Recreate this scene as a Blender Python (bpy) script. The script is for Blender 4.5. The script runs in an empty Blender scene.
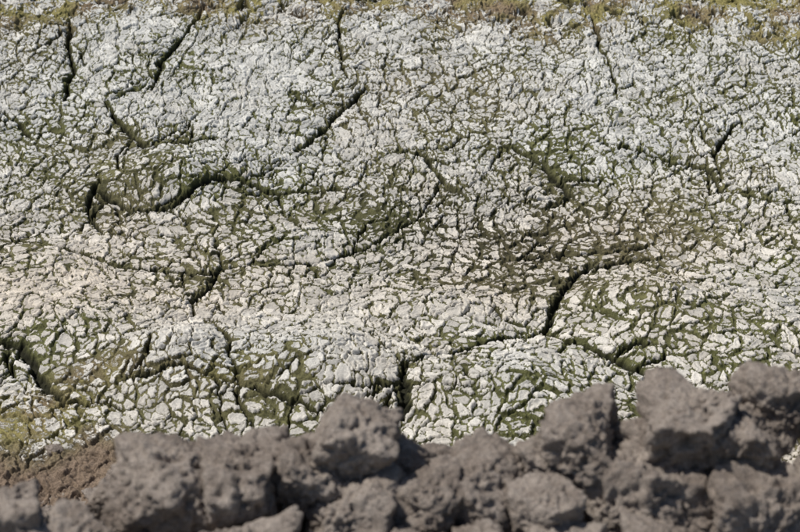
import bpy, math, numpy as np
from math import radians, cos, sin, tan
R = np.random.RandomState(7)
PITCH = radians(28.0); CAMZ = 1.6; TH = tan(radians(15.0))

# ---------------------------------------------------------------- noise tools
T2 = R.rand(256, 256).astype(np.float32)
T3 = R.rand(32, 32, 32).astype(np.float32)
JX = R.rand(256, 256).astype(np.float32); JY = R.rand(256, 256).astype(np.float32); JR = R.rand(256, 256).astype(np.float32)
def vnoise(x, y):
    xi = np.floor(x); yi = np.floor(y); fx = (x-xi).astype(np.float32); fy = (y-yi).astype(np.float32)
    xi = xi.astype(np.int64); yi = yi.astype(np.int64)
    fx = fx*fx*(3-2*fx); fy = fy*fy*(3-2*fy)
    a = T2[yi & 255, xi & 255]; b = T2[yi & 255, (xi+1) & 255]; c = T2[(yi+1) & 255, xi & 255]; d = T2[(yi+1) & 255, (xi+1) & 255]
    return (a*(1-fx)+b*fx)*(1-fy)+(c*(1-fx)+d*fx)*fy
def fbm(x, y, o=4, g=0.5, s=0.0):
    t = 0; a = 1.0; n = 0.0
    ca, sa = cos(0.6), sin(0.6)
    x = x+s*17.3; y = y-s*9.7
    for i in range(o):
        t = t+a*(vnoise(x, y)*2-1); n += a; a *= g
        x, y = (ca*x-sa*y)*2.03+5.1, (sa*x+ca*y)*2.03+1.7
    return t/n
def vnoise3(p):
    q = np.floor(p); f = p-q; f = f*f*(3-2*f); q = q.astype(np.int64)
    out = 0
    for dx in (0, 1):
        for dy in (0, 1):
            for dz in (0, 1):
                w = (f[:, 0] if dx else 1-f[:, 0])*(f[:, 1] if dy else 1-f[:, 1])*(f[:, 2] if dz else 1-f[:, 2])
                out = out+w*T3[(q[:, 0]+dx) & 31, (q[:, 1]+dy) & 31, (q[:, 2]+dz) & 31]
    return out*2-1
def fbm3(p, o=4, g=0.5):
    t = 0; a = 1; n = 0
    for i in range(o):
        t = t+a*vnoise3(p); n += a; a *= g; p = p*2.07+3.3
    return t/n
def voronoi(x, y, off=0, jit=0.9):
    xi = np.floor(x).astype(np.int64); yi = np.floor(y).astype(np.int64)
    best = np.full(x.shape, 9e9, np.float32); bx = np.zeros_like(best); by = np.zeros_like(best); br = np.zeros_like(best)
    S = []
    for j in (-1, 0, 1):
        for i in (-1, 0, 1):
            cx = (xi+i+off) & 255; cy = (yi+j+off*3) & 255
            sx = ((xi+i)+0.5+(JX[cy, cx]-0.5)*jit-x).astype(np.float32)
            sy = ((yi+j)+0.5+(JY[cy, cx]-0.5)*jit-y).astype(np.float32)
            d = sx*sx+sy*sy; m = d < best
            best[m] = d[m]; bx[m] = sx[m]; by[m] = sy[m]; br[m] = JR[cy, cx][m]
            S.append((sx, sy))
    e = np.full(x.shape, 9e9, np.float32)
    for sx, sy in S:
        dx = sx-bx; dy = sy-by; l = np.sqrt(dx*dx+dy*dy)
        ok = l > 1e-4; l = np.where(ok, l, 1)
        v = (0.5*(sx+bx)*dx+0.5*(sy+by)*dy)/l
        e = np.where(ok, np.minimum(e, v), e)
    return e, br, bx, by
def ss(a, b, x):
    t = np.clip((x-a)/(b-a), 0, 1); return t*t*(3-2*t)

# ---------------------------------------------------------------- ground plan
def base(y):
    t = np.clip((np.asarray(y, float)-3.1)/0.5, 0, 1)
    z = 0.22*(0.25*t*t*(y < 3.6) + (y >= 3.6)*(0.25+np.clip(y-3.6, 0, 1.9)))
    return z
def G(u, v):
    a = (u-400)/400*TH; b = -(v-266)/400*TH
    d = (a, cos(PITCH)+sin(PITCH)*b, -sin(PITCH)+cos(PITCH)*b)
    t = CAMZ/-d[2]
    for k in range(60):
        t = 0.5*t+0.5*(CAMZ-float(base(t*d[1])))/-d[2]
    return (t*d[0], t*d[1])
CR = [
 (1.0, [(72,22),(66,45),(73,70),(65,100)]),
 (0.9, [(208,8),(185,35),(163,62),(150,92)]),
 (0.7, [(345,12),(340,45),(346,78)]),
 (1.0, [(0,108),(20,120),(36,138)]),
 (1.1, [(105,103),(128,133),(145,147),(180,142),(216,138)]),
 (1.0, [(362,88),(335,118),(298,152)]),
 (1.2, [(92,188),(128,204),(172,204),(208,184),(240,180),(275,190),(340,188)]),
 (0.9, [(0,235),(50,245),(110,262),(150,265),(205,270),(222,262),(300,258),(365,240)]),
 (1.0, [(218,262),(205,290),(183,306)]),
 (0.9, [(388,148),(425,158),(442,182)]),
 (1.1, [(500,140),(545,160),(556,180),(572,197)]),
 (1.0, [(600,145),(660,155),(708,165),(722,190),(760,200),(800,206)]),
 (1.5, [(645,250),(592,260),(568,280),(557,305),(545,335)]),
 (1.4, [(548,333),(500,343),(440,366),(402,384)]),
 (1.3, [(404,380),(403,400),(404,428)]),
 (1.3, [(545,333),(590,355),(630,372),(665,388)]),
 (1.3, [(-10,346),(25,356),(42,385),(68,412)]),
 (0.7, [(120,395),(190,388),(240,402),(290,415),(340,425)]),
 (0.6, [(212,330),(230,355),(240,400)]),
 (0.6, [(590,15),(600,50),(622,100)]),
 (0.8, [(100,180),(86,205),(102,232)]),
 (0.6, [(640,262),(690,280),(800,292)]),
 (0.6, [(480,255),(560,250),(645,240)]),
 (0.7, [(722,182),(715,150),(742,118)]),
 (0.5, [(440,185),(500,205),(560,200)]),
 (0.4, [(365,240),(420,215),(440,185)]),
 (0.5, [(360,340),(385,360),(404,384)]),
]
CR = [(w, [G(*p) for p in pts]) for w, pts in CR]
rb = np.random.RandomState(21)
for w, P in list(CR):
    for i in range(len(P)-1):
        for q in range(2):
            if rb.rand() < 0.75:
                t = rb.rand(); x = P[i][0]+t*(P[i+1][0]-P[i][0]); y = P[i][1]+t*(P[i+1][1]-P[i][1])
                a = math.atan2(P[i+1][1]-P[i][1], P[i+1][0]-P[i][0])+rb.choice([-1, 1])*rb.uniform(.6, 1.4)
                pts = [(x, y)]; l = rb.uniform(.03, .09)
                for k in range(2):
                    x += l*cos(a); y += l*sin(a); a += rb.uniform(-.6, .6); pts.append((x, y))
                CR.append((w*rb.uniform(.3, .5), pts))
def geo(a, n, far):
    r = (far/a)**(1.0/n); return a*r**np.arange(1, n+1)
DX = 0.0020
xs = np.arange(-1.24, 1.2401, DX)
e = geo(0.01, 45, 150)
xs = np.concatenate([(-1.24-e)[::-1], xs, 1.24+e])
ys = np.arange(2.12, 4.40, DX)
ys = np.concatenate([(2.12-geo(0.01, 45, 150))[::-1], ys, 4.40+e])
X, Y = np.meshgrid(xs, ys); sh = X.shape
X = X.astype(np.float32); Y = Y.astype(np.float32)
dense = (ss(0.35, 0.0, np.maximum(np.abs(X)-1.24, 0)+np.maximum(Y-4.40, 0)+np.maximum(2.12-Y, 0))).astype(np.float32)
far = ss(2.8, 3.9, Y)
w1 = fbm(X*9, Y*9, 3, s=1); w2 = fbm(X*9, Y*9, 3, s=2)
w3 = fbm(X*50, Y*50, 3, s=3); w4 = fbm(X*50, Y*50, 3, s=4)
w5 = fbm(X*190, Y*190, 2, s=5); w6 = fbm(X*190, Y*190, 2, s=6)
nz = fbm(X*230, Y*230, 3, s=15)
WX = X+0.030*w1+0.0095*w3+0.0022*w5; WY = Y+0.030*w2+0.0095*w4+0.0022*w6
c1 = 0.050; c2 = 0.0240; c3 = 0.0120
e1, r1, bx1, by1 = voronoi(WX/c1, WY/c1, 0); e1 = e1*c1+0.0009*nz
def lay(c, ox, oy, off, na):
    a, b, p, q = voronoi(WX/c+ox, WY/c+oy, off)
    return [a*c+na*nz, b, p*c, q*c]
def pick(m, A, B): return [np.where(m, a, b) for a, b in zip(A, B)]
# crust breaks into finer flakes on the drier, higher shore
finer = (Y+0.25*fbm(X*4, Y*4, 3, s=61)+.12*fbm(X*25, Y*25, 2, s=62)) > 3.30
e2, r2, bx2, by2 = pick(finer, lay(0.0180, 3, 90, 45, .0011), lay(c2, 40, 11, 31, .0011))
e3, r3, bx3, by3 = pick(finer, lay(0.0092, 23, 9, 145, .0006), lay(c3, 7, 70, 77, .0006))
MX = X+0.014*w1+0.009*w3+0.003*w5; MY = Y+0.014*w2+0.009*w4+0.003*w6
dm = np.full(sh, 9.0, np.float32)
for wf, P in CR:
    n = len(P)-1
    for i in range(n):
        (ax, ay), (bx, by) = P[i], P[i+1]
        x0, x1, y0, y1 = min(ax, bx)-.12, max(ax, bx)+.12, min(ay, by)-.12, max(ay, by)+.12
        ia, ib = np.searchsorted(xs, [x0, x1]); ja, jb = np.searchsorted(ys, [y0, y1])
        if ia >= ib or ja >= jb: continue
        sx = MX[ja:jb, ia:ib]; sy = MY[ja:jb, ia:ib]
        L = (bx-ax)**2+(by-ay)**2
        t = np.clip(((sx-ax)*(bx-ax)+(sy-ay)*(by-ay))/L, 0, 1)
        d = np.hypot(sx-ax-t*(bx-ax), sy-ay-t*(by-ay))
        g = (i+t)/n; taper = 0.45+0.55*np.sqrt(np.clip(4*g*(1-g), 0, 1))
        d = d/(wf*taper)
        dm[ja:jb, ia:ib] = np.minimum(dm[ja:jb, ia:ib], d)
wv = 0.7+0.65*vnoise(X*16+3, Y*16)
major = np.exp(-(dm/(0.0058*wv))**2)
majorw = np.exp(-(dm/0.017)**2)
def blob(u, v, ru, rv):
    cx, cy = G(u, v); x2, _ = G(u+ru, v); _, y2 = G(u, v-rv)
    return np.exp(-(((X-cx)/(x2-cx))**2+((Y-cy)/(y2-cy))**2))
mid = np.clip(blob(430, 230, 280, 70)+0.6*blob(130, 200, 150, 60)+0.4*blob(650, 230, 200, 60), 0, 1)
core = blob(470, 235, 130, 55)
openn = np.clip(0.58+0.62*fbm(X*6, Y*6, 4, s=8)+0.30*mid+0.22*core-0.08*far, 0, 1.3)
mounds = (0.060*blob(165, 368, 75, 36)+0.068*blob(318, 383, 80, 38)+0.062*blob(510, 398, 105, 36)
          + 0.045*blob(700, 335, 120, 42)+0.035*blob(635, 300, 60, 26)+0.04*blob(170, 175, 60, 18)+0.035*blob(60, 320, 80, 28)+.022*blob(420, 310, 80, 22))
z = base(Y)+mounds-0.018*mid
z = z+0.018*fbm(X*2.6, Y*2.6, 3, s=11)+0.011*fbm(X*8, Y*8, 3, s=12)
wA = 0.0026+0.0034*openn
wB = 0.0012+0.0028*openn-0.0002*far
wC = 0.0003+0.0005*far+0.0010*openn
p1 = ss(0.0, 1, e1/wA*0.8); p2 = ss(0.0, 1, e2/wB*0.8); p3 = ss(0, 1, e3/wC*.8)
lift = ss(0, .5, fbm(X*7, Y*7, 3, s=17)+.25)+.6*core
fine = 0.0034*p1+0.0026*p2*p1+0.0006*p3*p1+0.0034*(r1-0.5)*p1+0.0026*(r2-.5)*p2*p1+0.0006*(r3-.5)*p3
fine = fine+(0.09*p1*(bx1*c1*(r1-.5)+by1*c1*((r1*7.3 % 1)-.5)))
fine = fine+0.15*p2*(bx2*(r2-.5)+by2*((r2*5.7 % 1)-.5))*(0.4+lift)
fine = fine+0.0006*nz+0.0008*w3+0.0003*w5
fine = fine+0.0024*np.exp(-((e2-0.0042)/0.0022)**2)*p1*(.4+lift)+0.0024*np.exp(-((e1-0.0058)/0.0027)**2)
z = z+dense*(fine-0.024*major-0.005*majorw)
cov = p1*(0.14+0.86*p2)*(0.64+0.36*p3)
patch = fbm(X*34, Y*34, 4, s=21)
cov = cov+0.34*patch-0.26*(openn-0.5)+0.20*(r2-.5)+0.12*nz-.01
cov = cov-1.7*major-0.20*majorw
cov = np.where(dense > 0.5, cov, 0.62+0.2*patch)
def C(*c): return np.array(c, np.float32)
def mixc(a, b, t): return a*(1-t[..., None])+b*t[..., None]
one = np.ones(sh+(1,), np.float32)
big = fbm(X*3, Y*3, 4, s=31)
warm = np.clip(0.62*(1-far)+0.5*big+0.5*blob(40, 310, 90, 60)-0.6*blob(230, 375, 200, 45), 0, 1)
crc = mixc(one*C(.60, .59, .545), one*C(.63, .565, .475), warm)
crc = crc*(0.76+0.36*r2+0.22*(r1-.5)-0.08*mid)[..., None]
brown = np.clip(fbm(X*16, Y*16, 3, s=33)*1.6-0.2, 0, 1)*0.45
crc = mixc(crc, one*C(.40, .34, .26), brown*(0.5+0.3*mid))
subc = mixc(one*C(.128, .130, .050), one*C(.165, .142, .075), np.clip(.32+big*1.1, 0, 1))
subc = subc*((0.75+0.5*vnoise(X*40, Y*40))*(1-.45*core))[..., None]
ymoss = G(400, 25)[1]
moss = ss(ymoss-0.10, ymoss+0.10, Y+0.15*fbm(X*6, Y*6, 4, s=41)+0.10*np.clip(X-0.1, -.3, 1.2)*0.9)
moss2 = np.clip(1.3*blob(25, 425, 60, 30)+0.7*blob(95, 385, 45, 16)+.5*blob(215, 392, 50, 10), 0, 1)
cov = cov-moss*(0.42+0.7*fbm(X*20, Y*20, 3, s=42))-moss2*0.5
mg = fbm(X*14, Y*14, 4, s=43)
mossc = mixc(one*C(.25, .22, .085), one*C(.22, .165, .105), np.clip(.4+mg*1.6, 0, 1))
subc = mixc(subc, mossc, np.clip(moss+moss2, 0, 1))
dark = ss(0.18, 0.40, fbm(X*22, Y*22, 3, s=44))*moss
subc = subc*(1-0.75*dark)[..., None]
z = z+dense*moss*0.008*fbm(X*22, Y*22, 4, s=45)*2-0.015*dark
soil = ss(2.35, 2.24, Y+0.09*fbm(X*7, Y*7, 4, s=46)-0.00)*ss(-0.36, -.56, X)
subc = mixc(subc, one*C(.19, .14, .10), soil)
cov = cov-soil*0.9
z = z+dense*soil*0.010*fbm(X*40, Y*40, 3, s=47)
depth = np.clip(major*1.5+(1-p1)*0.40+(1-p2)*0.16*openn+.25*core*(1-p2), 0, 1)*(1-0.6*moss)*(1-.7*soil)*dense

def grid_mesh(name, X, Y, Z, mat, fl={}, cols={}):
    ny, nx = X.shape; me = bpy.data.meshes.new(name)
    co = np.stack([X, Y, Z], -1).astype(np.float32).reshape(-1)
    me.vertices.add(nx*ny); me.vertices.foreach_set('co', co)
    idx = np.arange(nx*ny, dtype=np.int32).reshape(ny, nx)
    q = np.stack([idx[:-1, :-1], idx[:-1, 1:], idx[1:, 1:], idx[1:, :-1]], -1).reshape(-1)
    nf = (nx-1)*(ny-1)
    me.loops.add(nf*4); me.polygons.add(nf)
    me.loops.foreach_set('vertex_index', q)
    me.polygons.foreach_set('loop_start', np.arange(0, nf*4, 4, dtype=np.int32))
    me.polygons.foreach_set('use_smooth', np.ones(nf, bool))
    me.update(calc_edges=True)
    for k, a in fl.items():
        at = me.attributes.new(k, 'FLOAT', 'POINT'); at.data.foreach_set('value', a.astype(np.float32).reshape(-1))
    for k, a in cols.items():
        at = me.attributes.new(k, 'FLOAT_COLOR', 'POINT')
        c4 = np.concatenate([np.clip(a, 0, 1), np.ones(a.shape[:-1]+(1,))], -1).astype(np.float32)
        at.data.foreach_set('color', c4.reshape(-1))
    ob = bpy.data.objects.new(name, me); bpy.context.collection.objects.link(ob)
    me.materials.append(mat); return ob

# ---------------------------------------------------------------- materials
def newmat(name):
    m = bpy.data.materials.new(name); m.use_nodes = True
    nt = m.node_tree; nt.nodes.clear()
    return m, nt, nt.nodes.new, nt.links.new
m, nt, N, L = newmat('salt_crust')
out = N('ShaderNodeOutputMaterial'); bs = N('ShaderNodeBsdfPrincipled'); L(bs.outputs[0], out.inputs[0])
bs.inputs['Roughness'].default_value = 0.9; bs.inputs['Specular IOR Level'].default_value = 0.2
tc = N('ShaderNodeTexCoord')
def attr(n, col=False):
    a = N('ShaderNodeAttribute'); a.attribute_name = n; return a.outputs['Color' if col else 'Fac']
def noise(sc, det, rough=0.6):
    n = N('ShaderNodeTexNoise'); n.inputs['Scale'].default_value = sc; n.inputs['Detail'].default_value = det
    n.inputs['Roughness'].default_value = rough; L(tc.outputs['Object'], n.inputs['Vector']); return n.outputs['Fac']
def math_(op, a, b, clamp=False):
    n = N('ShaderNodeMath'); n.operation = op; n.use_clamp = clamp
    for i, v in enumerate((a, b)):
        if isinstance(v, (int, float)): n.inputs[i].default_value = v
        else: L(v, n.inputs[i])
    return n.outputs[0]
def mapr(v, a, b, c, d):
    n = N('ShaderNodeMapRange'); n.interpolation_type = 'SMOOTHSTEP'; L(v, n.inputs[0])
    for i, k in enumerate((a, b, c, d)): n.inputs[i+1].default_value = k
    return n.outputs[0]
def mix(f, a, b, bt='MIX'):
    n = N('ShaderNodeMix'); n.data_type = 'RGBA'; n.blend_type = bt
    if isinstance(f, float): n.inputs['Factor'].default_value = f
    else: L(f, n.inputs['Factor'])
    for k, v in ((6, a), (7, b)):
        if isinstance(v, tuple): n.inputs[k].default_value = v
        else: L(v, n.inputs[k])
    return n.outputs[2]
n1 = noise(330, 4, .7)
cv = math_('ADD', attr('cov'), math_('MULTIPLY', math_('SUBTRACT', n1, 0.5), 1.2))
mask = mapr(cv, 0.34, 0.52, 0, 1)
gr = mapr(n1, 0.3, 0.7, 0.76, 1.15)
cc = mix(1.0, attr('crustcol', True), gr, 'MULTIPLY')
sc_ = mix(1.0, attr('subcol', True), mapr(n1, 0.3, 0.7, 0.55, 1.5), 'MULTIPLY')
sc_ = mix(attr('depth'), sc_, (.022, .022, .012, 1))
col = mix(mask, sc_, cc)
L(col, bs.inputs['Base Color'])
bp = N('ShaderNodeBump'); bp.inputs['Distance'].default_value = 0.0016; bp.inputs['Strength'].default_value = 0.8
hh = math_('ADD', math_('MULTIPLY', mask, 0.7), math_('MULTIPLY', n1, 1.0))
L(hh, bp.inputs['Height']); L(bp.outputs[0], bs.inputs['Normal'])
MC = m
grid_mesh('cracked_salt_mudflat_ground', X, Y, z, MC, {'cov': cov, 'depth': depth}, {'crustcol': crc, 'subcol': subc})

m, nt, N, L = newmat('dry_soil')
out = N('ShaderNodeOutputMaterial'); bs = N('ShaderNodeBsdfPrincipled'); L(bs.outputs[0], out.inputs[0])
bs.inputs['Roughness'].default_value = 0.95; bs.inputs['Specular IOR Level'].default_value = 0.15
geom = N('ShaderNodeNewGeometry')
def noise(sc, det, rough=0.6):
    n = N('ShaderNodeTexNoise'); n.inputs['Scale'].default_value = sc; n.inputs['Detail'].default_value = det
    n.inputs['Roughness'].default_value = rough; L(geom.outputs['Position'], n.inputs['Vector']); return n.outputs['Fac']
a = noise(9, 4); b = noise(60, 6, .72); c = noise(420, 3, .7)
f = mapr(math_('ADD', math_('MULTIPLY', a, .5), math_('MULTIPLY', b, .5)), .38, .62, 0, 1)
col = mix(f, (.245, .202, .168, 1), (.43, .368, .315, 1))
col = mix(1.0, col, mapr(c, .3, .7, .60, 1.30), 'MULTIPLY'); L(col, bs.inputs['Base Color'])
bp = N('ShaderNodeBump'); bp.inputs['Distance'].default_value = 0.009; bp.inputs['Strength'].default_value = 1.0
L(math_('ADD', math_('MULTIPLY', b, 1.0), math_('MULTIPLY', c, .45)), bp.inputs['Height']); L(bp.outputs[0], bs.inputs['Normal'])
MS = m

# ---------------------------------------------------------------- dirt bank
bxs = np.arange(-1.0, 1.0, 0.004); ee = geo(0.01, 25, 25); bxs = np.concatenate([(-1.0-ee)[::-1], bxs, 1.0+ee])
bys = np.concatenate([(0.9-geo(0.01, 25, 7))[::-1], np.arange(0.9, 2.42, 0.004)])
BX, BY = np.meshgrid(bxs, bys)
def bank(BX, BY):
    left = ss(-0.25, -0.42, BX)
    yy = BY+0.05*fbm(BX*4, BY*4, 3, s=51)
    top = 0.44-0.10*left
    edge = 1.56-0.16*left
    s = 1-ss(0, 1, (yy-edge)/(2.27-edge))**0.8
    s = s*ss(-5.5, -3.5, BY)
    return top*s
lump, lr, lx, ly = voronoi(BX/0.07+0.5*fbm(BX*20, BY*20, 2), BY/0.07+0.5*fbm(BX*20, BY*20, 2, s=3), 5)
l2, lr2, _, _ = voronoi(BX/0.028+0.5*fbm(BX*50, BY*50, 2), BY/0.028, 9)
BZ = bank(BX, BY)
act = ss(0.0, 0.12, BZ)
BZ = BZ-0.025+act*(0.035*ss(0, .35, lump)*(.3+lr)+0.012*ss(0, .35, l2)*(.3+lr2))+0.012*fbm(BX*30, BY*30, 4, s=52)*(.4+act)
bo = grid_mesh('soil_bank', BX, BY, BZ, MS)

# ---------------------------------------------------------------- clods
import bmesh
_ico = {}
def ico(n):
    if n not in _ico:
        bm = bmesh.new(); bmesh.ops.create_icosphere(bm, subdivisions=n, radius=1)
        v = np.array([q.co[:] for q in bm.verts]); f = np.array([[q.index for q in p.verts] for p in bm.faces], np.int32)
        bm.free(); v /= np.linalg.norm(v, axis=1)[:, None]; _ico[n] = (v, f)
    return _ico[n]
def clod(size, seed, n=6, k=9, sharp=26, rough=1.0):
    r = np.random.RandomState(seed); v, f = ico(n)
    P = r.normal(size=(k, 3)); P /= np.linalg.norm(P, axis=1)[:, None]; D = r.uniform(.58, .97, k)
    P = np.vstack([P, np.eye(3), -np.eye(3)]); D = np.concatenate([D, np.full(6, 1.0)])
    wv = v+0.16*np.stack([fbm3(v*2.0+seed+i*9, 4) for i in range(3)], 1)
    wv /= np.linalg.norm(wv, axis=1)[:, None]
    s = (np.clip(wv@P.T, 0, None)/D)**sharp
    rad = s.sum(1)**(-1/sharp)
    q = v*rad[:, None]*np.array(size)
    L_ = np.array(size).mean()
    mn = q/L_+seed*3.1
    d = 0.12*fbm3(mn*1.8, 3)-0.19*np.abs(fbm3(mn*3.4, 4, .6))+0.13*fbm3(mn*8, 4, .68)
    st = fbm3(mn*2.3+80, 3)*5; d = d+0.07*(np.floor(st)+ss(.7, 1, st-np.floor(st)))/2.5
    pit = np.clip(fbm3(mn*4.5+50, 3)-.15, 0, 1)*-0.32
    q = q+v*((d+pit)*L_*rough)[:, None]
    a = r.uniform(-.3, .3, 3)
    for ax in range(3):
        c_, s_ = cos(a[ax]), sin(a[ax]); M = np.eye(3); i, j = [(1, 2), (0, 2), (0, 1)][ax]
        M[i, i] = c_; M[i, j] = -s_; M[j, i] = s_; M[j, j] = c_; q = q@M.T
    return q, f
def tri_mesh(name, V, F, mat):
    me = bpy.data.meshes.new(name); me.vertices.add(len(V)); me.vertices.foreach_set('co', V.astype(np.float32).reshape(-1))
    me.loops.add(len(F)*3); me.polygons.add(len(F)); me.loops.foreach_set('vertex_index', F.astype(np.int32).reshape(-1))
    me.polygons.foreach_set('loop_start', np.arange(0, len(F)*3, 3, dtype=np.int32))
    me.polygons.foreach_set('use_smooth', np.ones(len(F), bool)); me.update(calc_edges=True)
    me.materials.append(mat); ob = bpy.data.objects.new(name, me); bpy.context.collection.objects.link(ob); return ob
# x, y, z of the TOP of the clod, half sizes
CL = [
 (-.485, 1.40, .568, .060, .07, .050), (-.320, 1.45, .535, .060, .07, .052), (-.268, 1.48, .578, .075, .07, .062), (-.195, 1.47, .578, .062, .07, .060),
 (-.145, 1.49, .560, .045, .06, .045),
 (-.060, 1.50, .616, .048, .05, .045), (-.116, 1.47, .582, .050, .055, .042), (-.06, 1.42, .560, .050, .05, .045),
 (-.008, 1.50, .560, .038, .045, .036), (.03, 1.42, .568, .044, .045, .036), (.078, 1.45, .562, .052, .05, .040), (.132, 1.48, .568, .055, .06, .045), (.17, 1.40, .562, .040, .04, .04),
 (.182, 1.49, .572, .034, .05, .04), (.232, 1.50, .612, .040, .06, .055), (.268, 1.44, .588, .068, .06, .064), (.315, 1.50, .600, .044, .06, .058), (.365, 1.51, .634, .064, .06, .062), (.345, 1.42, .560, .042, .04, .035),
 (.470, 1.53, .642, .058, .05, .050), (.43, 1.41, .588, .068, .06, .055), (.53, 1.44, .625, .05, .05, .05), (.412, 1.50, .612, .042, .05, .04),
 (-.39, 1.60, .430, .036, .03, .032),
 (-.37, 1.36, .545, .050, .05, .04), (-.19, 1.35, .550, .060, .05, .04), (-.10, 1.34, .540, .042, .05, .035), (.0, 1.34, .545, .055, .05, .035),
 (.09, 1.35, .550, .042, .05, .035), (.19, 1.33, .550, .050, .05, .035), (.30, 1.33, .550, .046, .05, .035), (.39, 1.32, .555, .05, .05, .035),
 (-.62, 1.44, .55, .08, .07, .06), (.62, 1.46, .62, .07, .07, .06), (.72, 1.42, .60, .08, .07, .06), (-.76, 1.42, .51, .07, .07, .05),
]
for i, (x, y, zt, a_, b_, c_) in enumerate(CL):
    q, f = clod((a_*1.12, b_*1.12, c_*1.12), 311+i*7)
    ob = tri_mesh('soil_clod', q, f, MS); ob.location = (x, y, zt-q[:, 2].max())
Vs, Fs, o = [], [], 0
r = np.random.RandomState(3)
protos = [clod((1, 1, .8), 500+i, n=4, rough=1.0) for i in range(8)]
for i in range(2200):
    x = r.uniform(-1.0, 1.0); y = r.uniform(1.05, 1.75) if r.rand() < .85 else r.uniform(1.7, 2.35)
    s = 0.004+0.030*r.rand()**2.5
    if y > 1.7: s *= .6
    ix = np.searchsorted(bxs, x); iy = min(np.searchsorted(bys, y), len(bys)-1)
    zz = max(BZ[iy, ix], 0.0)+s*.3
    q, f = protos[r.randint(8)]; t = r.uniform(0, 6.28); c_, s_ = cos(t), sin(t)
    q2 = q@np.array([[c_, s_, 0], [-s_, c_, 0], [0, 0, 1]])*s+np.array([x, y, zz])
    Vs.append(q2); Fs.append(f+o); o += len(q2)
tri_mesh('soil_crumbs', np.vstack(Vs), np.vstack(Fs), MS)

# ---------------------------------------------------------------- light + camera
AZ = radians(-78); EL = radians(60)
w = bpy.data.worlds.new('World'); bpy.context.scene.world = w; w.use_nodes = True
nt = w.node_tree; bg = nt.nodes['Background']; sk = nt.nodes.new('ShaderNodeTexSky'); sk.sky_type = 'NISHITA'; sk.sun_disc = False
sk.sun_elevation = EL; sk.sun_rotation = AZ; nt.links.new(sk.outputs[0], bg.inputs[0]); bg.inputs[1].default_value = 0.075
sl = bpy.data.lights.new('sun', 'SUN'); sl.energy = 4.2; sl.angle = radians(.5); sl.color = (1, .96, .90)
so = bpy.data.objects.new('sun', sl); bpy.context.collection.objects.link(so)
from mathutils import Vector
d = Vector((sin(AZ)*cos(EL), cos(AZ)*cos(EL), sin(EL))); so.rotation_euler = d.to_track_quat('Z', 'Y').to_euler(); so.location = d*10
cd = bpy.data.cameras.new('camera'); co = bpy.data.objects.new('camera', cd); bpy.context.collection.objects.link(co)
co.location = (0, 0, CAMZ); co.rotation_euler = (radians(90)-PITCH, 0, 0)
cd.angle = radians(30); cd.clip_start = .05; cd.clip_end = 500
cd.dof.use_dof = True; cd.dof.focus_distance = 3.35; cd.dof.aperture_fstop = 7.0
bpy.context.scene.camera = co
sc = bpy.context.scene; sc.view_settings.view_transform = 'Standard'; sc.view_settings.look = 'None'; sc.view_settings.exposure = 0
